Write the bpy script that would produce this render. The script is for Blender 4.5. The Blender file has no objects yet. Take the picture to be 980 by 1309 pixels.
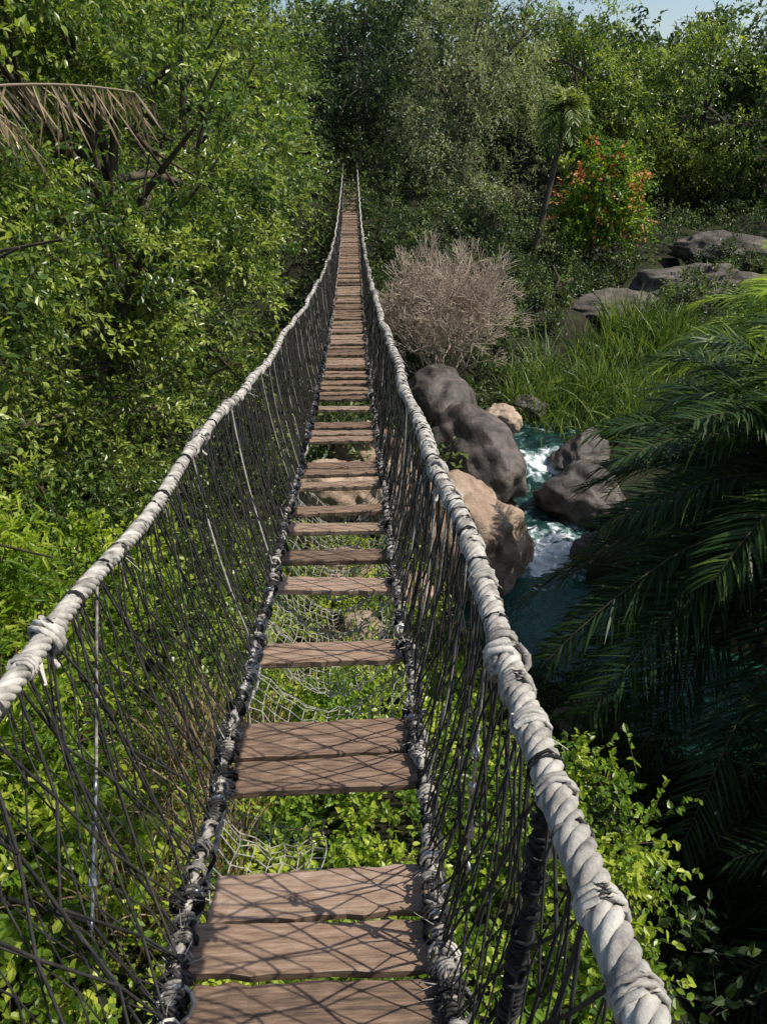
import bpy, math, numpy as np, random
from mathutils import Vector, noise
rng=np.random.default_rng(11); random.seed(5)
scene=bpy.context.scene
COL=scene.collection
def norm(a): return a/np.maximum(np.linalg.norm(a,axis=-1,keepdims=True),1e-9)
def sst(a,b,x):
    t=np.clip((np.asarray(x,float)-a)/(b-a),0,1); return t*t*(3-2*t)
# ------------------------------------------------------------ mesh builder
class MB:
    def __init__(s): s.v=[];s.l=[];s.t=[];s.m=[];s.a=[];s.sm=[];s.n=0
    def add(s,v,f,mat=0,a=0.5,smooth=False):
        v=np.asarray(v,float).reshape(-1,3); f=np.asarray(f,int)
        s.v.append(v); s.l.append((f+s.n).ravel()); s.t.append(np.full(len(f),f.shape[1]))
        s.m.append(np.full(len(f),mat)); s.sm.append(np.full(len(f),smooth))
        s.a.append(np.broadcast_to(np.asarray(a,float),(len(v),)).copy()); s.n+=len(v)
    def build(s,name,mats,parent=None):
        me=bpy.data.meshes.new(name)
        v=np.concatenate(s.v); l=np.concatenate(s.l); t=np.concatenate(s.t)
        me.vertices.add(len(v)); me.vertices.foreach_set('co',v.ravel().astype(np.float32))
        me.loops.add(len(l)); me.loops.foreach_set('vertex_index',l.astype(np.int32))
        st=np.concatenate([[0],np.cumsum(t)[:-1]])
        me.polygons.add(len(t)); me.polygons.foreach_set('loop_start',st.astype(np.int32))
        me.polygons.foreach_set('material_index',np.concatenate(s.m).astype(np.int32))
        me.polygons.foreach_set('use_smooth',np.concatenate(s.sm).astype(bool))
        me.update(calc_edges=True)
        at=me.attributes.new('lv','FLOAT','POINT'); at.data.foreach_set('value',np.concatenate(s.a).astype(np.float32))
        for m in mats: me.materials.append(m)
        o=bpy.data.objects.new(name,me); COL.objects.link(o)
        if parent: o.parent=parent
        return o
def frames(P):
    t=norm(np.gradient(P,axis=0)); m=np.abs(t.mean(0)); ref=np.eye(3)[np.argmin(m)]
    n=norm(np.cross(t,ref)); b=np.cross(t,n); return t,n,b
def tube(mb,P,r,k=8,mat=0,a=0.5,smooth=True,cap=True):
    P=np.asarray(P,float); N=len(P); r=np.broadcast_to(np.asarray(r,float),(N,))
    t,n,b=frames(P); th=np.arange(k)*2*np.pi/k
    V=P[:,None]+r[:,None,None]*(np.cos(th)[None,:,None]*n[:,None]+np.sin(th)[None,:,None]*b[:,None])
    i=np.arange(N-1)[:,None]*k; j=np.arange(k)[None]; j2=(j+1)%k
    F=np.stack([i+j,i+j2,i+k+j2,i+k+j],-1).reshape(-1,4)
    mb.add(V,F,mat,a,smooth)
    if cap:
        mb.add(V[0],np.arange(k)[None,::-1],mat,a); mb.add(V[-1],np.arange(k)[None],mat,a)
def segs(mb,A,B,ra,rb=None,k=4,mat=0,a=0.5):
    A=np.asarray(A,float);B=np.asarray(B,float);M=len(A)
    ra=np.broadcast_to(ra,(M,)); rb=ra if rb is None else np.broadcast_to(rb,(M,))
    t=norm(B-A); ref=np.where(np.abs(t[:,2:3])<.8,np.array([[0,0,1.]]),np.array([[1.,0,0]]))
    n=norm(np.cross(t,ref)); b=np.cross(t,n); th=np.arange(k)*2*np.pi/k
    c=np.cos(th)[None,:,None]*n[:,None]+np.sin(th)[None,:,None]*b[:,None]
    V=np.concatenate([A[:,None]+ra[:,None,None]*c,B[:,None]+rb[:,None,None]*c],1)
    j=np.arange(k);j2=(j+1)%k; f=np.stack([j,j2,k+j2,k+j],-1)
    F=(np.arange(M)[:,None,None]*2*k+f[None]).reshape(-1,4)
    a=np.broadcast_to(a,(M,)); mb.add(V,F,mat,np.repeat(a,2*k),True)
def leaves(mb,c,d,nr,L,W,mat=0,a=0.5,hexa=True):
    N=len(c); d=norm(d); s=norm(np.cross(d,nr)); n=np.cross(s,d)
    L=np.broadcast_to(L,(N,))[:,None]; W=np.broadcast_to(W,(N,))[:,None]; a=np.broadcast_to(a,(N,))
    if hexa:
        V=np.stack([c,c+d*.28*L+s*.45*W+n*.13*W,c+d*.68*L+s*.38*W+n*.06*W,c+d*L-n*.14*L,
                    c+d*.68*L-s*.38*W+n*.06*W,c+d*.28*L-s*.45*W+n*.13*W],1)
        f=np.array([[0,1,2,3],[0,3,4,5]]); k=6
    else:
        V=np.stack([c,c+d*.45*L+s*.5*W+n*.12*W,c+d*L-n*.12*L,c+d*.45*L-s*.5*W+n*.12*W],1)
        f=np.array([[0,1,2],[0,2,3]]); k=4
    F=(np.arange(N)[:,None,None]*k+f[None]).reshape(-1,f.shape[1])
    mb.add(V,F,mat,np.repeat(a,k))
def foliage(mb,C,O,T=6,tl=.5,nl=9,L=.09,W=.045,mat=0,twig=None,hexa=True,tone=.5,ts=.2,up=.3,ob=.7,droop=.25,tw_r=.004,ld=.2):
    M=len(C); tn=np.clip(tone+rng.normal(0,ts,M),0,1)
    dirs=norm(O[:,None]*ob+rng.normal(0,.65,(M,T,3))+np.array([0,0,up])); 
    l=tl*rng.uniform(.6,1.25,(M,T,1)); S=C[:,None]+rng.normal(0,.18*tl,(M,T,3))
    t=np.linspace(.12,1,nl)[None,None,:,None]+rng.normal(0,.03,(M,T,nl,1))
    dr=np.array([0,0,-droop])
    P=S[:,:,None]+dirs[:,:,None]*l[:,:,None]*t+dr*l[:,:,None]*t*t
    ld_=norm(dirs[:,:,None]*.6+rng.normal(0,.6,P.shape)+np.array([0,0,-ld]))
    nr=norm(np.array([0,0,.9])+rng.normal(0,.5,P.shape)+O[:,None,None]*.4)
    sz=rng.uniform(.65,1.25,P.shape[:3])
    a=np.clip(tn[:,None,None]+rng.normal(0,.14,P.shape[:3])+.12*t[...,0],0,1)
    leaves(mb,P.reshape(-1,3),ld_.reshape(-1,3),nr.reshape(-1,3),(L*sz).ravel(),(W*sz).ravel(),mat,a.ravel(),hexa)
    if twig is not None:
        E=S+dirs*l+dr*l; segs(mb,S.reshape(-1,3),E.reshape(-1,3),tw_r,tw_r*.4,3,twig,.4)
def blades(mb,B,D,L,W,droop,mat=0,a=.5,n=4,bend=None):
    N=len(B); D=norm(D); L=np.broadcast_to(L,(N,)); W=np.broadcast_to(W,(N,)); droop=np.broadcast_to(droop,(N,))
    side=norm(np.cross(D,rng.normal(0,1,(N,3)))) if bend is None else norm(np.cross(D,bend))
    t=np.linspace(0,1,n+1)
    P=B[:,None]+D[:,None]*(L[:,None]*t)[...,None]
    P[...,2]-=(droop*L)[:,None]*t**2
    w=(W[:,None]*(np.sin(np.pi*np.clip(t*.85+.12,0,1))*.5)[None])[...,None]*side[:,None]
    V=np.stack([P-w,P+w],2).reshape(N,-1,3)
    i=np.arange(n)*2; f=np.stack([i,i+1,i+3,i+2],-1)
    F=(np.arange(N)[:,None,None]*2*(n+1)+f[None]).reshape(-1,4)
    mb.add(V,F,mat,np.repeat(np.broadcast_to(a,(N,)),2*(n+1)))
# ------------------------------------------------------------ materials
def newmat(name):
    m=bpy.data.materials.new(name); m.use_nodes=True; nt=m.node_tree; return m,nt,nt.nodes['Principled BSDF'],nt.nodes['Material Output']
def ramp(nt,stops):
    r=nt.nodes.new('ShaderNodeValToRGB'); e=r.color_ramp.elements
    while len(e)<len(stops): e.new(.5)
    for x,(p,c) in zip(e,stops): x.position=p; x.color=(*c,1)
    return r
def leafmat(name,c0,c1,c2,trans=.3,rough=.42,tb=1.7,spec=.45):
    m,nt,p,out=newmat(name)
    at=nt.nodes.new('ShaderNodeAttribute'); at.attribute_name='lv'
    r=ramp(nt,[(0,c0),(.5,c1),(1,c2)]); nt.links.new(at.outputs['Fac'],r.inputs[0])
    nt.links.new(r.outputs[0],p.inputs['Base Color']); p.inputs['Roughness'].default_value=rough
    p.inputs['Specular IOR Level'].default_value=spec
    tr=nt.nodes.new('ShaderNodeBsdfTranslucent')
    mx=nt.nodes.new('ShaderNodeMixRGB'); mx.blend_type='MULTIPLY'; mx.inputs[0].default_value=1; mx.inputs[2].default_value=(tb,tb*1.05,tb*.45,1)
    nt.links.new(r.outputs[0],mx.inputs[1]); nt.links.new(mx.outputs[0],tr.inputs[0])
    ms=nt.nodes.new('ShaderNodeMixShader'); ms.inputs[0].default_value=trans
    nt.links.new(p.outputs[0],ms.inputs[1]); nt.links.new(tr.outputs[0],ms.inputs[2]); nt.links.new(ms.outputs[0],out.inputs[0])
    return m
def procmat(name,stops,scale=3,rough=.8,bump=.5,bdist=.02,stretch=(1,1,1),detail=8,attr=0,spec=.3,dist=0.0):
    m,nt,p,out=newmat(name)
    tc=nt.nodes.new('ShaderNodeTexCoord'); mp=nt.nodes.new('ShaderNodeMapping'); mp.inputs['Scale'].default_value=stretch
    nz=nt.nodes.new('ShaderNodeTexNoise'); nz.inputs['Scale'].default_value=scale; nz.inputs['Detail'].default_value=detail; nz.inputs['Roughness'].default_value=.65
    nz.inputs['Distortion'].default_value=dist
    nt.links.new(tc.outputs['Object'],mp.inputs[0]); nt.links.new(mp.outputs[0],nz.inputs['Vector'])
    r=ramp(nt,stops)
    src=nz.outputs['Fac']
    if attr:
        at=nt.nodes.new('ShaderNodeAttribute'); at.attribute_name='lv'
        a=nt.nodes.new('ShaderNodeMath'); a.operation='MULTIPLY_ADD'; a.inputs[1].default_value=attr; a.inputs[2].default_value=-attr*.5
        nt.links.new(at.outputs['Fac'],a.inputs[0]); b=nt.nodes.new('ShaderNodeMath'); b.operation='ADD'
        nt.links.new(a.outputs[0],b.inputs[0]); nt.links.new(src,b.inputs[1]); src=b.outputs[0]
    nt.links.new(src,r.inputs[0]); nt.links.new(r.outputs[0],p.inputs['Base Color'])
    p.inputs['Roughness'].default_value=rough; p.inputs['Specular IOR Level'].default_value=spec
    bm=nt.nodes.new('ShaderNodeBump'); bm.inputs['Strength'].default_value=bump; bm.inputs['Distance'].default_value=bdist
    nz2=nt.nodes.new('ShaderNodeTexNoise'); nz2.inputs['Scale'].default_value=scale*2.5; nz2.inputs['Detail'].default_value=10; nz2.inputs['Roughness'].default_value=.7
    nt.links.new(mp.outputs[0],nz2.inputs['Vector']); nt.links.new(nz2.outputs['Fac'],bm.inputs['Height']); nt.links.new(bm.outputs[0],p.inputs['Normal'])
    return m
M_oak=leafmat('leaf_oak',(.022,.056,.012),(.1,.17,.03),(.38,.44,.095),.36,.34,1.8,.55)  # palest stop raised so sunlit leaf highlights sit in the colour
M_bright=leafmat('leaf_bright',(.05,.115,.014),(.19,.3,.03),(.48,.54,.075),.42,.36,1.8,.5)
M_grey=leafmat('leaf_greygreen',(.06,.08,.045),(.21,.25,.14),(.47,.49,.3),.32)
M_dark=leafmat('leaf_dark',(.013,.032,.01),(.058,.1,.03),(.2,.26,.065),.3)
M_palm=leafmat('leaf_palm',(.013,.032,.01),(.045,.09,.022),(.36,.46,.065),.34,.45,1.7,.3)
M_reed=leafmat('leaf_reed',(.03,.065,.015),(.12,.19,.035),(.36,.37,.13),.35)
M_dry=leafmat('leaf_dry',(.14,.09,.05),(.32,.24,.14),(.5,.4,.28),.2,.7,1.)
M_orange=leafmat('petal_orange',(.45,.12,.04),(.7,.26,.1),(.75,.42,.2),.3,.6,1.)
M_bark=procmat('bark',[(.3,(.035,.026,.018)),(.7,(.14,.11,.08))],6,.9,.8,.03,(1,1,.25))
M_twig=procmat('twig',[(.3,(.05,.038,.025)),(.7,(.12,.09,.06))],6,.9,.1)
M_btwig=procmat('bare_twig',[(.3,(.4,.32,.25)),(.7,(.58,.48,.39))],6,.9,.1)
M_wood=procmat('plank_wood',[(.22,(.07,.05,.038)),(.4,(.2,.13,.088)),(.58,(.34,.228,.158)),(.8,(.48,.365,.285))],9,.65,.8,.005,(1.,9,9),9,.3)
M_rope=procmat('rope_manila',[(.28,(.12,.11,.1)),(.45,(.35,.325,.29)),(.62,(.55,.52,.46)),(.8,(.7,.67,.62))],26,.9,.9,.005,(1,1,1),9,.3)
M_cord=procmat('net_cord',[(.3,(.015,.015,.015)),(.75,(.06,.056,.05))],30,.8,.3,.002,(1,1,1),4,.3)
M_lash=procmat('lashing_black',[(.3,(.012,.012,.013)),(.62,(.05,.047,.042)),(.85,(.32,.3,.27))],40,.7,.6,.003,(1,1,1),6,.7)
M_pale=procmat('pale_cord',[(.3,(.25,.24,.2)),(.75,(.5,.48,.42))],30,.85,.3,.002)
M_rock=procmat('rock_tan',[(.25,(.13,.09,.065)),(.42,(.34,.24,.175)),(.6,(.5,.38,.29)),(.8,(.62,.51,.42))],1.6,.8,1.,.09,(1,1,1.6),14,0,.3,.6)
M_wet=procmat('rock_wet_dark',[(.3,(.03,.027,.026)),(.5,(.085,.072,.065)),(.72,(.23,.19,.165))],2.2,.5,.8,.06,(1,1,1),14,0,.4,.5)
M_ledge=procmat('rock_ledge_grey',[(.3,(.04,.036,.03)),(.5,(.12,.105,.09)),(.72,(.26,.225,.19))],1.3,.85,1.,.12,(1,1,3),14,0,.25,.7)
M_ground=procmat('forest_soil',[(.3,(.012,.01,.006)),(.5,(.028,.026,.013)),(.6,(.03,.048,.013)),(.8,(.08,.062,.035))],1.6,.95,1.,.12,(1,1,1),14)
def metal():
    m,nt,p,o=newmat('galvanised_steel'); p.inputs['Metallic'].default_value=.9
    p.inputs['Roughness'].default_value=.35
    nz=nt.nodes.new('ShaderNodeTexNoise'); nz.inputs['Scale'].default_value=60; r=ramp(nt,[(.3,(.25,.25,.26)),(.7,(.6,.61,.62))])
    nt.links.new(nz.outputs[0],r.inputs[0]); nt.links.new(r.outputs[0],p.inputs['Base Color']); return m
M_metal=metal()
def watermat(name,foam):
    m,nt,p,o=newmat(name); tc=nt.nodes.new('ShaderNodeTexCoord')
    nz=nt.nodes.new('ShaderNodeTexNoise'); nz.inputs['Scale'].default_value=3.2 if foam else 1.4; nz.inputs['Detail'].default_value=9; nz.inputs['Distortion'].default_value=1.2
    nt.links.new(tc.outputs['Object'],nz.inputs['Vector']); src=nz.outputs['Fac']
    if foam:
        r=ramp(nt,[(.38,(.005,.022,.018)),(.56,(.014,.055,.048)),(.67,(.22,.31,.32)),(.76,(.84,.87,.88))])
        at=nt.nodes.new('ShaderNodeAttribute'); at.attribute_name='lv'
        b=nt.nodes.new('ShaderNodeMath'); b.operation='MULTIPLY_ADD'; b.inputs[1].default_value=.36
        nt.links.new(at.outputs['Fac'],b.inputs[0]); nt.links.new(src,b.inputs[2]); src=b.outputs[0]
    else: r=ramp(nt,[(.3,(.006,.034,.022)),(.55,(.017,.078,.052)),(.8,(.038,.14,.095))])
    nt.links.new(src,r.inputs[0]); nt.links.new(r.outputs[0],p.inputs['Base Color'])
    p.inputs['Roughness'].default_value=.35 if foam else .14; p.inputs['Specular IOR Level'].default_value=.25
    n2=nt.nodes.new('ShaderNodeTexNoise'); n2.inputs['Scale'].default_value=7; n2.inputs['Detail'].default_value=5
    nt.links.new(tc.outputs['Object'],n2.inputs['Vector'])
    b=nt.nodes.new('ShaderNodeBump'); b.inputs['Strength'].default_value=.7; b.inputs['Distance'].default_value=.06
    nt.links.new(n2.outputs['Fac'],b.inputs['Height']); nt.links.new(b.outputs[0],p.inputs['Normal']); return m
M_water=watermat('river_water',False); M_foam=watermat('white_water',True)
# ------------------------------------------------------------ terrain
RIV=[np.array(p,float) for p in [(16,34),(9,26),(6.2,20),(4.9,17),(3.8,13.3),(3.2,11.2)]]
POOL=[np.array(p,float) for p in [(3.2,11.0),(5.3,8.6),(12,4),(30,-6)]]
def dpoly(x,y,P):
    d=np.full(np.shape(x),1e9)
    for a,b in zip(P[:-1],P[1:]):
        ab=b-a; t=np.clip(((x-a[0])*ab[0]+(y-a[1])*ab[1])/(ab@ab),0,1)
        d=np.minimum(d,np.hypot(x-a[0]-ab[0]*t,y-a[1]-ab[1]*t))
    return d
dirs_=rng.uniform(0,6.28,14); fr_=np.geomspace(.12,3.2,14); ph_=rng.uniform(0,6.28,14)
def sn(x,y):
    s=0
    for a,f,p in zip(dirs_,fr_,ph_): s=s+np.sin((x*math.cos(a)+y*math.sin(a))*f*2+p+1.3*np.sin((x*math.sin(a)-y*math.cos(a))*f))*f**-.75*.12
    return s
def height(x,y):
    x=np.asarray(x,float);y=np.asarray(y,float)
    near=sst(9.5,1,y)*2.6*(1-.9*sst(1.7,3.4,x)); near=np.maximum(near,sst(-.6,-3.5,y)*6.0)
    left=sst(-2.5,-13,x)*5.5
    far=sst(17,37,y)*4.7*(1-.55*sst(3,9,x)); far2=sst(38,60,y)*6.3+sst(62,120,y)*6
    right=sst(9,26,x)*4
    T=.7+np.maximum.reduce([near,left,far,far2,right])
    dr=dpoly(x,y,RIV)+.35+.8*sst(18.0,20,y)
    d=np.minimum(dr,dpoly(x,y,POOL)-.1)
    lift=sst(13,18,y)*.7
    h=(-.8+lift)+(T+.8-lift)*sst(.8,2.0,d)
    return h+sn(x,y)*.3*sst(1.0,3,d)
xs=np.concatenate([-np.geomspace(300,26,22),np.arange(-25,30,.28),np.geomspace(30.5,300,22)])
ys=np.concatenate([-np.geomspace(200,7,16),np.arange(-6,60,.28),np.geomspace(60.5,600,24)])
X,Y=np.meshgrid(xs,ys); Z=height(X,Y)
g=MB(); nx,ny=len(xs),len(ys); i=np.arange(ny-1)[:,None]*nx+np.arange(nx-1)[None]
g.add(np.stack([X,Y,Z],-1),np.stack([i,i+1,i+nx+1,i+nx],-1).reshape(-1,4),0,.5,True); g.build('ground',[M_ground])
w=MB(); ax=np.arange(-6,30,.5); ay=np.arange(-8,15.5,.5); A,B=np.meshgrid(ax,ay); i=np.arange(len(ay)-1)[:,None]*len(ax)+np.arange(len(ax)-1)[None]
w.add(np.stack([A,B,np.zeros_like(A)],-1),np.stack([i,i+1,i+len(ax)+1,i+len(ax)],-1).reshape(-1,4),0,.5,True); w.build('river_water',[M_water])
rp=MB(); pts=np.array([(3.25,11.8),(3.75,13.3),(4.25,15.2),(4.9,17),(5.5,18.6),(6.2,20)]); 
tt=np.linspace(0,len(pts)-1,180); px=np.interp(tt,range(len(pts)),pts[:,0]); py=np.interp(tt,range(len(pts)),pts[:,1])
P2=np.stack([px,py],-1); tg=norm(np.gradient(P2,axis=0)); nn=np.stack([tg[:,1],-tg[:,0]],-1); ws=np.linspace(-1.15,1.15,26)
GX=P2[:,None,0]+nn[:,None,0]*ws; GY=P2[:,None,1]+nn[:,None,1]*ws
GZ=-.05+sst(11.9,13.2,GY)*.4+sst(15.9,17.0,GY)*.35+ .04*np.sin(GX*6+GY*2)+.04*np.sin(GY*8-GX*3)+rng.normal(0,.014,GX.shape)
fo=(1.15*np.exp(-((GY-12.7)/.8)**2)+.8*np.exp(-((GY-16.5)/.5)**2))*(1-.5*(np.abs(ws)[None]/1.15)**2)-.12
i=np.arange(179)[:,None]*26+np.arange(25)[None]
rp.add(np.stack([GX,GY,GZ],-1),np.stack([i,i+1,i+27,i+26],-1).reshape(-1,4),0,fo.ravel(),True); rp.build('river_rapids',[M_foam])
# ------------------------------------------------------------ rocks
def rock(name,c,r,mat,rot=0,seed=0,parent=None,cuts=9,tilt=0,rough=1.0):
    import bmesh
    bm=bmesh.new(); bmesh.ops.create_icosphere(bm,subdivisions=5,radius=1)
    rs=np.random.default_rng(seed); V=np.array([v.co[:] for v in bm.verts])
    for _ in range(cuts):
        n=norm(rs.normal(0,1,3)); d=rs.uniform(.62,.9); e=np.maximum(0,V@n-d); V=V-e[:,None]*n*.85
    off=rs.uniform(0,50,3)
    for q in range(len(V)):
        p=V[q]; f=noise.fractal(Vector(p*1.6+off),1.0,2.0,6)*.16; rdg=abs(noise.noise(Vector(p*2.3+off+9)))*.2
        V[q]=p*(1+(f-rdg)*rough)
    V=V*np.array(r); ct,stt=math.cos(tilt),math.sin(tilt)
    V=np.stack([V[:,0],V[:,1]*ct-V[:,2]*stt,V[:,1]*stt+V[:,2]*ct],-1)
    cr,sr=math.cos(rot),math.sin(rot); V=np.stack([V[:,0]*cr-V[:,1]*sr,V[:,0]*sr+V[:,1]*cr,V[:,2]],-1)+np.array(c)
    for v,p in zip(bm.verts,V): v.co=p
    me=bpy.data.meshes.new(name); bm.to_mesh(me); bm.free(); me.materials.append(mat)
    me.polygons.foreach_set('use_smooth',[True]*len(me.polygons))
    o=bpy.data.objects.new(name,me); COL.objects.link(o); return o
rock('boulder',(2.15,12.5,.6),(1.45,1.3,1.65),M_rock,.3,3)
rock('boulder',(1.0,13.2,.8),(1.0,1.2,1.2),M_rock,.9,4)
rock('boulder',(-.3,13.8,.8),(1.2,.9,1.1),M_rock,.2,5)
rock('boulder',(.6,15.8,.9),(1.0,1.1,1.0),M_rock,.2,15)
rock('boulder',(-.2,11.3,.7),(.8,.6,.6),M_rock,.6,6)
rock('boulder',(.9,10.6,.6),(.7,.5,.6),M_rock,.6,16)
rock('boulder',(.2,9.4,.9),(.4,.35,.3),M_rock,.1,26)
rock('wet_rock',(2.8,15.6,1.0),(1.0,2.1,1.15),M_wet,.16,7,tilt=.12,rough=.6)
rock('wet_rock',(2.2,18.0,1.4),(1.0,1.4,1.1),M_wet,.1,8,rough=.6)
rock('wet_rock',(3.4,14.3,.2),(.35,.45,.4),M_wet,.3,9)
rock('boulder',(3.8,17.9,1.0),(.6,.6,.5),M_rock,.3,10)
rock('boulder',(5.6,16.5,.7),(.85,.65,.65),M_wet,.7,11)
rock('wet_rock',(5.0,14.4,.5),(.9,1.3,.85),M_wet,.7,12)
rock('wet_rock',(4.8,12.6,.2),(.5,.5,.5),M_wet,.2,17)
rock('wet_rock',(4.8,19.1,1.0),(.6,.5,.45),M_wet,.2,13)
rock('boulder',(3.2,7.5,.5),(.7,.5,.45),M_rock,.2,14)
rock('rock_ledge',(9.3,27.5,1.7),(3.0,1.2,.8),M_ledge,.1,21,cuts=22)
rock('rock_ledge',(13.4,28.6,2.1),(3.0,1.5,1.1),M_ledge,-.1,22,cuts=22)
rock('rock_ledge',(15.8,31.5,3.0),(2.6,1.5,1.0),M_ledge,-.5,23,cuts=22)
# ------------------------------------------------------------ trees
def crown(blobs,n,gap=None):
    wt=np.array([b[3]*b[4]*b[5] for b in blobs])**.75; wt/=wt.sum(); C=[];O=[]
    for b,k in zip(blobs,(wt*n).astype(int)+1):
        u=norm(rng.normal(0,1,(k,3))); ph=rng.uniform(0,6,3)
        lump=1+.16*np.sin(u[:,0]*5+ph[0])*np.sin(u[:,1]*5+ph[1])+.12*np.sin(u[:,2]*7+ph[2]+u[:,0]*4)
        r=np.clip(rng.uniform(0,1,k)**.33,.45,1)*lump
        C.append(np.array(b[:3])+u*r[:,None]*np.array(b[3:6])); O.append(u)
    C=np.concatenate(C);O=np.concatenate(O)
    if gap:
        f,th=gap; p=rng.uniform(0,6,6); G=np.sin(C[:,0]*f+p[0]+np.sin(C[:,1]*f*.7+p[3]))+np.sin(C[:,1]*f*.9+p[1]+np.sin(C[:,2]*f*.8+p[4]))+np.sin(C[:,2]*f*1.15+p[2]+np.sin(C[:,0]*f*.6+p[5]))
        k=G>th; C=C[k];O=O[k]
    return C,O
def bez(a,b,c,n=8):
    t=np.linspace(0,1,n)[:,None]; return (1-t)**2*a+2*t*(1-t)*b+t*t*c
def tree(name,base,blobs,n,mat,tr=.16,limbs=14,bark=None,extra=None,gap=None,**kw):
    mb=MB(); C,O=crown(blobs,n,gap); base=np.array([base[0],base[1],height(base[0],base[1])-.2])
    top=np.average([b[:3] for b in blobs],axis=0)+np.array([0,0,max(b[5] for b in blobs)*.45])
    mid=(base+top)/2+rng.normal(0,.35,3)*np.array([1,1,0]); T=bez(base,mid,top,16); T[2:-1]+=rng.normal(0,.04,(13,3))
    tube(mb,T,np.linspace(tr,tr*.22,16),9,1)
    for q in rng.choice(len(C),min(limbs,len(C)),replace=False):
        s=T[rng.integers(5,15)]; e=C[q]; L=bez(s,(s+e)/2+np.array([0,0,.25*np.linalg.norm(e-s)*rng.uniform(-.2,1)])+rng.normal(0,.15,3),e,9)
        tube(mb,L,np.linspace(tr*.38,.012,9),6,1)
        for _ in range(3):
            s2=L[rng.integers(3,8)]; e2=C[q]+rng.normal(0,.6,3); tube(mb,bez(s2,(s2+e2)/2+rng.normal(0,.1,3),e2,5),np.linspace(tr*.14,.008,5),4,1)
    foliage(mb,C,O,mat=0,twig=1,**kw)
    mats=[mat,M_bark]
    if extra:
        m2,k,kw2=extra; mats.append(m2); C2,O2=crown(blobs,k); foliage(mb,C2,O2,mat=2,**kw2)
    return mb.build(name,mats)
near=dict(T=7,tl=.42,nl=10,L=.085,W=.042,ts=.3,gap=(2.1,-.5))
tree('oak_tree',(-4.6,6.2),[(-4.3,6.6,7.6,2.3,2.6,2.5),(-3.7,4.8,6.4,1.3,1.4,1.4),(-5.5,4.6,8.6,1.9,1.8,1.8),(-3.6,8.6,5.6,1.8,1.8,2.1)],1300,M_oak,.17,26,**near)
tree('oak_tree',(-4.8,12.5),[(-3.6,12.2,7.2,2.4,2.8,3.1),(-4.2,10.2,9.4,2.2,2.2,2.2),(-2.9,14.5,5.0,1.7,2.2,2.4)],1200,M_oak,.2,22,**{**near,'L':.1,'W':.05,'tl':.5,'gap':(1.7,-.5)})
mid=dict(T=6,tl=.6,nl=9,L=.13,W=.065,ts=.26,hexa=False)
tree('oak_tree',(-5.2,20),[(-3.9,19,7.6,2.8,3.2,3.8),(-3.5,23,8.6,2.6,2.6,3.6)],800,M_oak,.22,16,gap=(1.4,-.7),**mid)
tree('oak_tree',(-6,30),[(-4.3,29,8,3.1,4,4.4),(-4.2,34,8.6,3.0,3.2,4.5)],640,M_dark,.25,14,tone=.75,gap=(1.1,-.8),**{**mid,'L':.17,'W':.08,'tl':.8})
tree('oak_tree',(-9,9),[(-8.8,9,8.6,3,3.4,4.5),(-8,14,8.6,3,3,4.6)],420,M_dark,.22,10,tone=.2,**{**mid,'L':.17,'W':.09})  # dark leaf colour paints the shade seen through the nearer crowns' gaps
tree('oak_tree',(-11,19),[(-10.5,19,8.6,4,5,5),(-11,28,9,4,5,5)],460,M_dark,.25,10,tone=.3,**{**mid,'L':.22,'W':.12,'tl':.9})  # likewise painted dark, as shade behind the left crowns
def bush(name,blobs,n,mat,**kw):
    mb=MB(); C,O=crown(blobs,n,(2.6,-1.1)); b=blobs[0]; base=np.array([b[0],b[1],float(height(b[0],b[1]))-.1])
    for q in rng.choice(len(C),min(40,len(C)),replace=False): tube(mb,bez(base+rng.normal(0,.15,3)*[1,1,0],(base+C[q])/2+[0,0,.3],C[q],7),np.linspace(.02,.005,7),5,1)
    foliage(mb,C,O,mat=0,twig=1,**kw); return mb.build(name,[mat,M_twig])
bush('bamboo_bush',[(-3.3,5.2,4.2,1.2,1.5,1.3),(-2.9,3.6,4.0,.9,1.1,1.0),(-4.3,4.4,4.9,1.0,1.2,.9)],560,M_bright,T=7,tl=.42,nl=10,L=.12,W=.026,tone=.5,ts=.3,droop=.6,up=.6)
bush('leafy_bush',[(-2.3,3.2,3.7,.8,1.0,.7),(-2.6,6.6,3.4,.9,1.2,.8),(-3.4,2.0,4.0,.9,.8,.7)],300,M_bright,T=6,tl=.34,nl=9,L=.075,W=.048,tone=.5,ts=.3)
farp=dict(T=6,tl=.85,nl=9,L=.2,W=.09,hexa=False,ts=.28)
tree('weeping_fig_tree',(5.6,36),[(4.6,35.5,8.8,2.5,2.4,4.2),(6.6,36.5,9.2,2.4,2.4,4.2),(3.0,35,5.8,1.5,1.8,2.8),(4.4,34.4,5.0,2.2,1.6,2.2)],820,M_grey,.28,16,tone=.5,droop=.9,gap=(1.2,-1.),**{**farp,'L':.17,'W':.055})
tree('shade_tree',(1.4,43),[(1.6,43,9.7,2.6,2.4,4.4),(-1.8,44,9.2,2.6,2.4,4.4),(.0,40.2,8.0,1.7,1.4,1.9),(1.7,37.4,9.2,1.3,1.6,1.5)],520,M_dark,.25,12,tone=.05,**farp)  # leaves toned near black to paint shade where bridge ends; overhang added to darken it
tree('shade_tree',(-1.9,38.6),[(-2.0,38.0,6.6,1.3,1.6,2.9),(-1.6,35.6,8.2,.8,1.3,1.2)],190,M_dark,.18,8,tone=.05,**{**farp,'L':.16,'tl':.6})  # near-black leaf tone, painted shade beside the far landing
tree('shade_tree',(12,45),[(12.0,45,9.4,3.2,3,3.9),(14,43.5,7.2,2.4,2.2,2.6)],460,M_oak,.28,14,tone=.5,gap=(1.,-1.),**farp)
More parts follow.
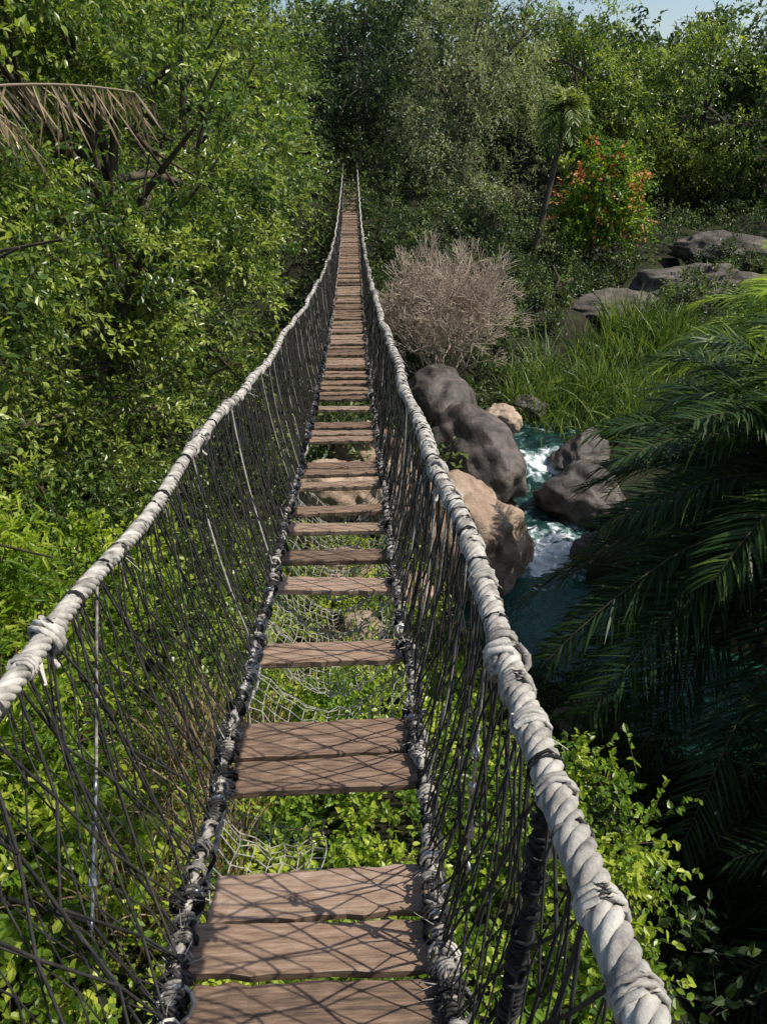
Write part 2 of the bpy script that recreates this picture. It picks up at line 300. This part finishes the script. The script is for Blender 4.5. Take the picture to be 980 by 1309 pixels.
tree('shade_tree',(18.5,46),[(18.2,46,8.6,3.8,3,3.6),(21,44,7,2.6,2.4,2.8)],600,M_oak,.3,14,tone=.5,gap=(1.,-1.),**farp)
tree('shade_tree',(27,47),[(26.5,47,9.2,4.4,3.5,4.6),(24,43,6,2.8,2.4,2.6)],500,M_dark,.3,14,tone=.4,**farp)
tree('flowering_tree',(9.9,31.5),[(9.8,31.5,5.5,1.5,1.5,1.7),(11.0,31.8,4.6,1.2,1.2,1.1),(8.9,31.2,4.4,.9,1.0,1.0)],250,M_bright,.12,10,tone=.2,extra=(M_orange,85,dict(T=3,tl=.5,nl=7,L=.14,W=.12,hexa=False,ob=1.3)),**{**farp,'L':.16,'tl':.5})
tree('shade_tree',(14,8),[(12.8,5.5,5.8,2.8,3.0,2.4),(10,2.8,5.6,2.6,2.4,2.4),(9.5,-1,5.6,2.6,2.4,2.4)],460,M_dark,.25,10,tone=.4,**{**mid,'L':.18,'W':.1})
tree('shade_tree',(15,17),[(14.2,16.5,4.2,2.6,3.4,2.2)],220,M_dark,.2,10,tone=.4,**mid)
mb=MB(); k=3300; th=rng.uniform(math.radians(-58),math.radians(58),k); R=rng.uniform(50,64,k)
Cx=R*np.sin(th);Cy=R*np.cos(th)+2; top=13.3+1.0*np.sin(Cx*.35)+.6*np.sin(Cx*.83+1)+.4*np.sin(Cx*1.9)-2.0*np.exp(-((Cx-22)/5)**2)+.8*np.exp(-((Cx+2)/8)**2)+1.6*sst(26,32,Cx); hz=height(Cx,Cy)
Cz=hz+.5+(top-hz)*rng.uniform(0,1,k)**.75
foliage(mb,np.stack([Cx,Cy,Cz],-1),norm(np.stack([-Cx,-Cy,rng.uniform(0,30,k)],-1)),T=6,tl=1.2,nl=9,L=.37,W=.2,hexa=False,tone=.4,ts=.27)
for q in range(50):
    a=rng.uniform(-1.0,1.0); r=rng.uniform(50,58); x,y=r*math.sin(a),r*math.cos(a); h=float(height(x,y)); segs(mb,[[x,y,h-.2]],[[x+rng.normal(0,.5),y,h+4.0]],.2,.06,7,1)
mb.build('woodland_background',[M_dark,M_bark])
def scatter(name,n,xr,yr,hr,mat,cond=None,**kw):
    mb=MB(); x=rng.uniform(*xr,n); y=rng.uniform(*yr,n); keep=(dpoly(x,y,RIV)>1.3)&(dpoly(x,y,POOL)>1.35)
    if cond is not None: keep&=cond(x,y)
    x=x[keep];y=y[keep]; z=height(x,y)+rng.uniform(*hr,len(x))*(.55+.45*np.sin(x*1.7+1)*np.sin(y*1.3))
    O=norm(np.stack([rng.normal(0,.5,len(x)),rng.normal(0,.5,len(x)),np.ones(len(x))],-1))
    foliage(mb,np.stack([x,y,z],-1),O,twig=1,**kw); return mb.build(name,[mat,M_twig])
scatter('undergrowth',1100,(-9,2.2),(14,40),(.1,1.9),M_dark,hexa=False,T=5,tl=.6,nl=8,L=.15,W=.075,tone=.4)
scatter('undergrowth',1100,(2,28),(24,44),(0,1.5),M_dark,hexa=False,T=5,tl=.55,nl=8,L=.15,W=.075,tone=.35)
scatter('undergrowth',420,(7.5,18),(25,31),(.4,1.9),M_dark,hexa=False,T=5,tl=.5,nl=8,L=.13,W=.065,tone=.45,ts=.3)
scatter('undergrowth',1300,(1.2,12),(18.5,33),(0,1.0),M_dark,hexa=False,T=5,tl=.42,nl=8,L=.11,W=.06,tone=.32,ts=.3)
scatter('shrubbery',600,(-9,-1.2),(5,14),(.2,2.4),M_oak,T=6,tl=.5,nl=9,L=.1,W=.055)
scatter('shrubbery',1700,(-5.0,2.6),(-.6,7.0),(.0,1.1),M_bright,cond=lambda x,y:(x<2.05+.28*np.sin(y*2)),T=6,tl=.34,nl=9,L=.062,W=.04,tone=.5,ts=.3)
scatter('shrubbery',380,(-2.4,1.7),(6.5,12.5),(0,.4),M_bright,T=5,tl=.3,nl=8,L=.07,W=.04,tone=.45)
scatter('shrubbery',480,(1.8,9),(-1,9),(0,.7),M_dark,T=5,tl=.4,nl=8,L=.1,W=.05,tone=.3)
# grasses
def grass(name,n,xr,yr,L,W,mat,droop,spread,cond=None,tone=.5,lift=0):
    mb=MB(); x=rng.uniform(*xr,n);y=rng.uniform(*yr,n)
    if cond is not None: k=cond(x,y); x=x[k];y=y[k]
    m=len(x); D=np.stack([rng.normal(0,spread,m),rng.normal(0,spread,m),np.ones(m)],-1)
    tl=tone+.18*np.sin(x*2.3)*np.sin(y*2.9)
    blades(mb,np.stack([x,y,height(x,y)-.05+lift*rng.uniform(0,1,m)],-1),D,rng.uniform(*L,m)*(.8+.25*np.sin(x*1.9+1)*np.sin(y*2.3)),W,rng.uniform(.5,1.2,m)*droop,0,np.clip(tl+rng.normal(0,.22,m),0,1),5)
    return mb.build(name,[mat])
el=lambda cx,cy,rx,ry:(lambda x,y:(((x-cx)/rx)**2+((y-cy)/ry)**2+.25*np.sin(x*4)*np.sin(y*3.3))<1)
grass('papyrus_reeds',7800,(4.2,9.6),(17.4,22),(1.1,4.0),.028,M_reed,.6,.36,el(6.8,19.5,2.4,1.9),tone=.36)
grass('papyrus_reeds',3000,(7,11.5),(21.5,25),(1.4,3.8),.034,M_reed,.5,.26,el(9.2,23.2,1.9,1.6),tone=.4)
grass('dry_grass',2600,(-2.5,2),(7.5,12.5),(.25,.7),.016,M_dry,.7,.5,tone=.45)
grass('dry_grass',1100,(-1.7,-.7),(2.8,5.2),(.8,1.8),.012,M_dry,.4,.25,lift=.8,tone=.3)
# ------------------------------------------------------------ palms
def frond(mb,p,az,el0,L,droop,mat=0,n=46,ll=.42,lw=.026,tone=.4,rmat=1):
    t=np.linspace(0,1,22); d=np.array([math.sin(az)*math.cos(el0),math.cos(az)*math.cos(el0),math.sin(el0)])
    P=p+d*(L*t)[:,None]; P[:,2]-=droop*L*t**2.1; P[:,:2]-=(d[:2]*.12*droop*L)*(t**3)[:,None]
    tube(mb,P,np.linspace(.02,.004,22),5,rmat,.7)
    u=np.linspace(.1,.99,n); Q=np.stack([np.interp(u,t,P[:,k]) for k in range(3)],-1); T=norm(np.stack([np.interp(u,t,norm(np.gradient(P,axis=0))[:,k]) for k in range(3)],-1))
    S=norm(np.cross(T,[0,0,1.])); U=np.cross(S,T)
    le=ll*(.45+.75*np.sin(np.pi*np.clip(u*.95+.03,0,1)))
    for sg in (-1,1):
        D=T*.75+sg*S*.85+U*.28+rng.normal(0,.13,Q.shape)
        blades(mb,Q,D,le*rng.uniform(.75,1.12,n),lw,rng.uniform(.1,.5,n),mat,np.clip(tone+rng.normal(0,.12,n),0,1),3,bend=U+rng.normal(0,.3,U.shape))
def palm(name,base,crownp,nf,L,mat,tr=.16,tone=.4,elr=(-.6,1.25),**kw):
    mb=MB(); b=np.array([base[0],base[1],float(height(*base))-.2]); c=np.array(crownp,float)
    T=bez(b,(b+c)/2+np.array([.1,.1,0]),c,40); r=np.linspace(tr*1.1,tr*.8,40)*(1+.07*np.cos(np.arange(40)*np.pi)); tube(mb,T,r,12,1)
    for q in range(nf):
        f=(q+.5)/nf; e=elr[1]+(elr[0]-elr[1])*f; frond(mb,c+np.array([0,0,.1]),q*2.39996+rng.normal(0,.15),e,L*rng.uniform(.85,1.1),rng.uniform(.35,.62),mat=0,tone=tone+.4*(1-f)**2+rng.normal(0,.07),**kw)  # upper fronds toned lighter, light on the crown top put into colour
    return mb.build(name,[mat,M_bark])
palm('date_palm_tree',(5.7,6.7),(5.35,6.8,4.4),116,3.5,M_palm,.2,.2,n=92,ll=.52,lw=.026)  # low tone: shade painted into these fronds
palm('date_palm_tree',(7.8,10.3),(7.35,10.1,4.8),100,3.2,M_palm,.2,.78,n=76,ll=.5,lw=.03)  # high tone: sunlit yellow-green tips painted into the fronds
palm('date_palm_tree',(5.6,2.9),(5.5,3.4,3.2),76,2.7,M_palm,.18,.12,n=70,ll=.45,lw=.026)
palm('fan_palm_tree',(7.0,30.0),(7.9,30.3,8.3),34,1.05,M_reed,.12,.45,n=22,ll=.42,lw=.05,elr=(-.9,1.3))
mb=MB()
for (p,az,e,L,d) in [((-3.0,3.95,7.85),1.3,.27,2.15,.14),((-3.3,4.5,8.25),1.45,.12,1.6,.3)]:
    t=np.linspace(0,1,22); dd=np.array([math.sin(az)*math.cos(e),math.cos(az)*math.cos(e),math.sin(e)]); P=np.array(p)+dd*(L*t)[:,None]; P[:,2]-=d*L*t**3
    tube(mb,P,np.linspace(.016,.004,22),6,0,.9)
    u=np.linspace(.2,1,95); Q=np.stack([np.interp(u,t,P[:,k]) for k in range(3)],-1)
    for s in (-1,1): blades(mb,Q,np.stack([rng.normal(.35,.35,95),s*.25+rng.normal(0,.3,95),-np.ones(95)*.9],-1),rng.uniform(.1,.36,95),.013,.1,0,rng.uniform(.1,.9,95),3)
mb.build('dead_palm_frond',[M_dry])
def bare(name,x,y,c,rad,mat,n0=7,depth=6,spread=.5,r0=.055,l0=.8):
    mb=MB(); A=[];B=[];R=[]; c=np.array(c);rad=np.array(rad)
    def br(p,d,l,r,k):
        q=p+d*l
        e=np.linalg.norm((q-c)/rad)
        if e>1.0 and k<depth-1:
            if e>1.12: return
            k=min(k,1)
        A.append(p);B.append(q);R.append(r)
        if k==0: return
        for _ in range(3 if k>1 else 4):
            nd=norm(d+rng.normal(0,spread,3)*.85+np.array([0,0,.12])); br(q,nd,l*rng.uniform(.66,.9),r*.6,k-1)
    b=np.array([x,y,float(height(x,y))-.1])
    for q in range(n0):
        a=q*2.4+rng.normal(0,.2); s_=rng.uniform(.15,.75); br(b+rng.normal(0,.06,3)*[1,1,0],norm(np.array([math.cos(a)*s_,math.sin(a)*s_,1.])),l0*rng.uniform(.8,1.2),r0,depth)
    R=np.array(R); segs(mb,A,B,np.maximum(R,.0055),np.maximum(R*.65,.0055),4,0,.5)
    return mb.build(name,[mat])
bare('bare_tree',2.5,20.6,(2.8,20.7,3.5),(2.15,2.0,2.1),M_btwig,10,6,.5,.055,.95)
bare('bare_tree',19.5,33,(19.5,33,6.2),(2.6,2.4,2.6),M_twig,7,5,.5,.08,1.2)
mb=MB(); tube(mb,np.array([[6.6,26,2.2],[7.1,26.3,2.7],[7.8,26.7,3.0]]),[.16,.13,.08],9,0); tube(mb,np.array([[7.1,26.3,2.7],[7.2,26.3,3.1],[7.0,26.5,3.5]]),[.08,.06,.03],7,0)
mb.build('fallen_log',[M_bark])
# ------------------------------------------------------------ SUSPENSION BRIDGE
CZ=8.0; YE=36.2
br=bpy.data.objects.new('rope_suspension_bridge',None); COL.objects.link(br)
def dz(y): return CZ-(1.6+.1619*np.asarray(y)-.003855*np.asarray(y)**2)
def ex(side,y): return side*(.315-.03*sst(0,16,y))+.006*np.sin(np.asarray(y)*3.1+side)
def rail(side,y):
    y=np.asarray(y,float); s=sst(-2,18,y)
    x=(.405-.085*s) if side>0 else (-.50+.19*s)
    h=.9-.02*np.sin(y*1.9+side)-.25*sst(24,36,y)
    return np.stack([x+.008*np.sin(y*4.3+side),y,dz(y)+h+.006*np.sin(y*7+2*side)],-1)
def edge(side,y):
    y=np.asarray(y,float); return np.stack([ex(side,y)+.008*np.sin(y*9),y,dz(y)+.035+.008*np.sin(y*11+side)],-1)
mb=MB()
def plank(y0,y1,mb=mb):
    nxp=14; th=.036; yc=(y0+y1)/2; w=rng.uniform(.28,.312); xo=rng.normal(0,.01); xsx=np.linspace(-w,w,nxp)+xo
    sl=float(dz(yc+.1)-dz(yc-.1))/.2+rng.normal(0,.03); rl=rng.normal(0,.018); sk=rng.normal(0,.02); bv=.006
    prof=[(y0,-th+bv),(y0,-bv),(y0+bv,0),(yc,0),(y1-bv,0),(y1,-bv),(y1,-th+bv),(y1-bv,-th),(y0+bv,-th)]
    V=[]
    wv=rng.normal(0,.0018,(nxp,9)); ey=rng.normal(0,.0025,(nxp,2))
    for i_,x in enumerate(xsx):
        for j_,(yy,zz) in enumerate(prof):
            e=ey[i_,0] if yy<yc else ey[i_,1]
            V.append((x,yy+e+sk*x,float(dz(yc))+(yy-yc)*sl+zz+rl*x+wv[i_,j_]*.6))
    k=9; i=np.arange(nxp-1)[:,None]*k; j=np.arange(k)[None]; j2=(j+1)%k
    a=rng.uniform(0,1); mb.add(V,np.stack([i+j,i+j2,i+k+j2,i+k+j],-1).reshape(-1,4),0,a); mb.add(V[:k],np.arange(k)[None,::-1],0,a); mb.add(V[-k:],np.arange(k)[None],0,a)
PL=[(-.52,-.38),(-.36,-.21),(-.18,-.04),(0,.14),(.17,.31),(.36,.5),(.55,.69),(.72,.86),(.88,1.008),(1.03,1.168),(1.185,1.335),(1.655,1.80),(1.825,2.0),(2.41,2.56),(3.06,3.21),(3.42,3.57),(3.84,3.98),(4.16,4.29),(4.66,4.78),(4.95,5.08),(5.11,5.24),(5.85,5.98),(6.05,6.18),(6.3,6.46),(6.95,7.09),(7.4,7.53),(7.62,7.75),(7.85,8.0),(8.15,8.28)]
y=8.5
while y<YE-.2: 
    PL.append((y,y+rng.uniform(.12,.15))); y+=rng.choice([.17,.2,.27,.33,.4],p=[.25,.25,.25,.15,.1])
for p in PL: plank(*p)
mb.build('deck_planks',[M_wood],br)
def lay(mb,pf,y0,y1,R,pitch,step,mat,k=7,strands=3,a=.5,cr=.52,sr=.56):
    ysx=np.arange(y0,y1+step,step); P=pf(ysx); t,n,b=frames(P); s=np.concatenate([[0],np.cumsum(np.linalg.norm(np.diff(P,axis=0),axis=1))])
    wob=1+.06*np.sin(s*37)+.05*np.sin(s*91+1)
    for q in range(strands):
        ph=2*np.pi*(s/pitch+q/strands)[:,None]; tube(mb,P+R*cr*(np.cos(ph)*n+np.sin(ph)*b),R*sr*wob,k,mat,a+.25*np.sin(q*2))
def coil(mb,P0,T,R,turns,r,gap,mat,a=.5,k=5):
    n=int(turns*10)+1; ph=np.linspace(0,turns*2*np.pi,n)[:,None]+rng.uniform(0,6); T=norm(np.asarray(T,float)); ref=np.array([0,0,1.]) if abs(T[2])<.8 else np.array([1.,0,0])
    N=norm(np.cross(T,ref)); B=np.cross(T,N); tube(mb,P0+T*np.linspace(-.5,.5,n)[:,None]*gap*turns+(R+rng.normal(0,.0015,(n,1)))*(np.cos(ph)*N+np.sin(ph)*B),r,k,mat,a)
for side,nm in ((-1,'left'),(1,'right')):
    f=lambda yy:rail(side,yy); g_=lambda yy:edge(side,yy)
    mb=MB(); R=.0235 if side>0 else .0195
    lay(mb,f,-.6,10,R,.12,.008,0,8,5,.5,.68,.42); lay(mb,f,9.9,YE+.2,R*.9,.3,.05,0,5)
    y=-.4
    while y<18:
        P=f(np.array([y,y+.02])); T=P[1]-P[0]
        if rng.uniform()<(.6 if side>0 else .3): coil(mb,P[0],T,R+.004,rng.integers(2,6),.0045,.009,0,rng.uniform(.0,1))
        else: coil(mb,P[0],T,R+.002,rng.integers(1,3),.003,.008,1,rng.uniform(0,1))
        if rng.uniform()<.14:
            D=norm(rng.normal(0,1,(7,3))*[.5,1,.4]+[0,0,-.8]); segs(mb,np.repeat(P[:1],7,0),P[0]+D*rng.uniform(.04,.09,(7,1)),.002,.0008,3,0,.8)
        y+=rng.uniform(.05,.11) if side>0 else rng.uniform(.08,.18)
    for yk in ((1.22,2.7) if side<0 else (1.05,2.2)):
        P=f(np.array([yk,yk+.02])); 
        for q in range(4): coil(mb,P[0]+rng.normal(0,.006,3),P[1]-P[0]+rng.normal(0,.012,3),R+.006,2,.007,.014,0,rng.uniform(.2,.9),6)
        for q in range(2): e=P[0]+np.array([rng.uniform(-.02,.04),rng.uniform(-.09,.09),-.07]); tube(mb,bez(P[0],P[0]+[side*.04,0,-.01],e,7),[.008,.008,.007,.007,.006,.006,.005],6,0,.9)
    mb.build('handrail_rope_'+nm,[M_rope,M_lash],br)
    mb=MB(); s=.066; Rr=6; I=np.arange(-7,int(YE/s)); node={}
    for k in range(Rr+1):
        yy=(I+(.5 if k%2 else 0))*s; w=k/Rr; jit=rng.normal(0,.009,(len(I),3))*(1 if 0<k<Rr else .3)
        P=rail(side,yy)*(1-w)+edge(side,yy)*w; P[:,0]+=side*(.035*math.sin(w*np.pi)); P[:,1]+=.02*np.sin(yy*2.3+w*3)+.05*w*np.sin(yy*1.1+side); node[k]=P+jit
    for k in range(Rr):
        a_,b_=node[k],node[k+1]; j=-1 if k%2==0 else 1
        segs(mb,a_,b_,.0022,None,4,0,rng.uniform(0,1,len(I)))
        if j<0: segs(mb,a_[1:],b_[:-1],.0022,None,4,0,rng.uniform(0,1,len(I)-1))
        else: segs(mb,a_[:-1],b_[1:],.0022,None,4,0,rng.uniform(0,1,len(I)-1))
        K=a_[:240]; segs(mb,K-[0,.001,.005],K+[0,.001,.005],.0044,None,5,0,.6)
    s=.15; Rr=4; I=np.arange(-4,int(YE/s)); node={}
    for k in range(Rr+1):
        yy=(I+(.5 if k%2 else 0))*s; w=k/Rr; jit=rng.normal(0,.014,(len(I),3))*(1 if 0<k<Rr else .3)
        P=rail(side,yy)*(1-w)+edge(side,yy)*w; P[:,0]+=side*(.018*math.sin(w*np.pi)); node[k]=P+jit
    for k in range(Rr):
        a_,b_=node[k],node[k+1]; j=-1 if k%2==0 else 1
        segs(mb,a_,b_,.0032,None,5,0,rng.uniform(0,1,len(I)))
        if j<0: segs(mb,a_[1:],b_[:-1],.0032,None,5,0,.5)
        else: segs(mb,a_[:-1],b_[1:],.0032,None,5,0,.5)
    for y in np.concatenate([np.arange(-.3,14,.28),np.arange(14,YE,.5)]):
        y=y+rng.normal(0,.03)
        a_=rail(side,np.array([y]))[0]; b_=edge(side,np.array([y+rng.normal(0,.04)]))[0]; m_=(a_+b_)/2+np.array([side*.04,rng.normal(0,.03),0])
        tube(mb,bez(a_,m_,b_,7),rng.choice([.0028,.0035,.0045]),5,int((y>1.6) and rng.uniform()<.35),rng.uniform(0,.8))
    mb.build('side_net_'+nm,[M_cord,M_rope],br)
    mb=MB(); lay(mb,g_,-.6,12,.013,.07,.012,0,6,3,.2); lay(mb,g_,11.9,YE+.2,.015,.3,.08,0,5)
    for dx,dzz in ((.025,-.03),(-.01,-.055)):
        h_=lambda yy:edge(side,yy)+np.stack([side*dx+.01*np.sin(yy*6),0*yy,dzz+.008*np.sin(yy*13)],-1)
        lay(mb,h_,-.6,12,.009,.06,.014,1 if dx>0 else 0,5,3,.4); lay(mb,h_,12,YE+.2,.01,.3,.1,1,4)
    for (y0,y1) in PL:
        if y0>16: break
        for q in range(rng.integers(4,8)):
            y=rng.uniform(y0-.03,y1+.03); P=g_(np.array([y,y+.02])); coil(mb,P[0]-[0,0,.02]+rng.normal(0,.006,3),P[1]-P[0]+rng.normal(0,.008,3),rng.uniform(.022,.042),rng.integers(1,4),rng.uniform(.0035,.006),.011,rng.choice([0,1,1,1]),rng.uniform(0,1))
            D=norm(rng.normal(0,1,(6,3))+[0,0,.1]); segs(mb,np.repeat(P[:1],6,0),P[0]+D*rng.uniform(.02,.08,(6,1)),.0026,.001,3,rng.choice([0,1]),rng.uniform(0,1))
    y=-.4
    while y<13:
        P=g_(np.array([y,y+.02])); coil(mb,P[0],P[1]-P[0]+rng.normal(0,.006,3),rng.uniform(.016,.03),rng.integers(2,5),.0042,.01,1 if rng.uniform()<.7 else 0,rng.uniform(0,1)); y+=rng.uniform(.035,.09)
        if rng.uniform()<.2:
            q_=P[0]+rng.normal(0,.006,3); coil(mb,q_,P[1]-P[0],.022,1.1,.006,.004,2); segs(mb,[q_-[.02,0,.0]],[q_+[.024,.0,.03]],.006,None,6,2)
    mb.build('deck_edge_cable_'+nm,[M_rope,M_lash,M_metal],br)
mb=MB()
for side,y in ((1,.74),(-1,.56)):
    a_=rail(side,np.array([y]))[0]; b_=edge(side,np.array([y-.02]))[0]-[0,0,.3]; P=bez(a_,(a_+b_)/2+[side*.04,0,0],b_,40); tube(mb,P,.012,8,1,.1)
    for q in range(2,38): coil(mb,P[q]+rng.normal(0,.003,3),P[min(q+1,39)]-P[q-1]+rng.normal(0,.01,3),rng.uniform(.012,.018),2,.004,.011,1,rng.uniform(0,.6))
mb.build('wrapped_suspender',[M_rope,M_lash],br)
mb=MB()
def turn(a_,b_):
    a_=np.array(a_);b_=np.array(b_); T=norm(b_-a_); L=np.linalg.norm(b_-a_)
    tube(mb,np.array([a_,a_+T*L*.35]),.004,6,0); tube(mb,np.array([b_-T*L*.35,b_]),.004,6,0)
    n=norm(np.cross(T,[1,.3,0]))
    for s in (-1,1): tube(mb,np.array([a_+T*L*.3+n*s*.009,b_-T*L*.3+n*s*.009]),.0035,6,0)
    for p in (a_+T*L*.31,b_-T*L*.31): tube(mb,np.array([p-T*.01,p+T*.01]),.012,8,0)
    for p in (a_,b_):
        th=np.linspace(0,2*np.pi,14)[:,None]; tube(mb,p+.014*(np.cos(th)*T+np.sin(th)*n),.004,6,0)
turn((-.45,1.16,6.72),(-.44,.98,6.52)); turn((.375,1.17,6.78),(.36,1.1,6.5))
a_=rail(-1,np.array([1.5]))[0]; tube(mb,np.array([a_,[-.45,1.16,6.72]]),.004,5,1,.0); tube(mb,np.array([[-.44,.98,6.52],rail(-1,np.array([.75]))[0]-[0,0,.2]]),.004,6,2,.1); tube(mb,np.array([[-.44,.98,6.52],edge(-1,np.array([.9]))[0]]),.004,6,2,.1)
a_=rail(1,np.array([1.25]))[0]; tube(mb,np.array([a_,[.375,1.17,6.78]]),.003,5,1,.1); tube(mb,np.array([[.36,1.1,6.5],edge(1,np.array([1.05]))[0]]),.004,6,2,.1)
mb.build('turnbuckle_stays',[M_metal,M_rope,M_lash],br)
mb=MB()
for (ya,yb,xa,xb,cs,sag) in [(1.2,1.75,-.36,0,.045,.2),(2.0,2.45,-.3,.3,.045,.22),(2.6,3.45,-.32,.32,.03,.28),(3.5,4.9,-.3,.3,.04,.25)]:
    ny_=int((yb-ya)/cs)+1; nx_=int((xb-xa)/cs)+1; G=np.zeros((ny_,nx_,3))
    for i in range(ny_):
        for j in range(nx_):
            u=j/(nx_-1); yy=ya+i*cs
            G[i,j]=(xa+(xb-xa)*u+.01*math.sin(i),yy+(cs*.5 if j%2 else 0),float(dz(yy))-.06-sag*math.sin(u*math.pi*(.75 if xb==0 else 1))-.04*math.sin(i*.7)+rng.normal(0,.007))
    segs(mb,G[:-1].reshape(-1,3),G[1:].reshape(-1,3),.0024,None,4); segs(mb,G[:,:-1].reshape(-1,3),G[:,1:].reshape(-1,3),.0024,None,4)
mb.build('safety_net_below_deck',[M_pale],br)
mb=MB()
for yy in (-.75,YE+.2):
    for s in (-1,1):
        x=s*(.52 if yy<0 else .42); z=float(dz(yy)); tube(mb,np.array([[x,yy,z-3.5],[x,yy,z+.4],[x+.01,yy,z+1.1]]),[.11,.1,.08],10,0)
    z=float(dz(yy)); sg=-1 if yy<0 else 1
    for q in range(12):
        y0=yy+sg*(.02+q*.16); c=np.array([[-.8,y0,z-.02],[.8,y0,z-.02]]); tube(mb,c,.085,4,0,rng.uniform(0,1),False)
    for s in (-1,1):
        for q in (.2,1.8): tube(mb,np.array([[s*.7,yy+sg*q,z-4],[s*.7,yy+sg*q,z-.05]]),.1,8,0)
mb.build('anchor_posts_and_landings',[M_bark],br)
# ------------------------------------------------------------ light, sky, camera
s=Vector((.74,-.10,.98)).normalized(); el_=math.asin(s.z); rot=math.atan2(s.x,s.y)
L=bpy.data.lights.new('sun','SUN'); L.energy=5; L.angle=math.radians(.5); L.color=(1,.94,.82)
lo=bpy.data.objects.new('sun',L); COL.objects.link(lo); lo.rotation_euler=s.to_track_quat('Z','Y').to_euler(); lo.location=(20,5,30)
W=bpy.data.worlds.new('World'); scene.world=W; W.use_nodes=True; nt=W.node_tree; bg=nt.nodes['Background']
sk=nt.nodes.new('ShaderNodeTexSky'); sk.sky_type='NISHITA'; sk.sun_disc=False; sk.sun_elevation=el_; sk.sun_rotation=rot
nt.links.new(sk.outputs[0],bg.inputs[0]); bg.inputs[1].default_value=.13
cam=bpy.data.cameras.new('camera'); co=bpy.data.objects.new('camera',cam); COL.objects.link(co); scene.camera=co
cam.sensor_fit='VERTICAL'; cam.sensor_height=36; cam.lens=26; cam.clip_start=.02; cam.clip_end=2000
co.location=(.13,0,CZ); co.rotation_euler=(math.radians(62),0,math.radians(-2.14))
scene.view_settings.view_transform='Standard'; scene.view_settings.look='None'; scene.view_settings.exposure=0
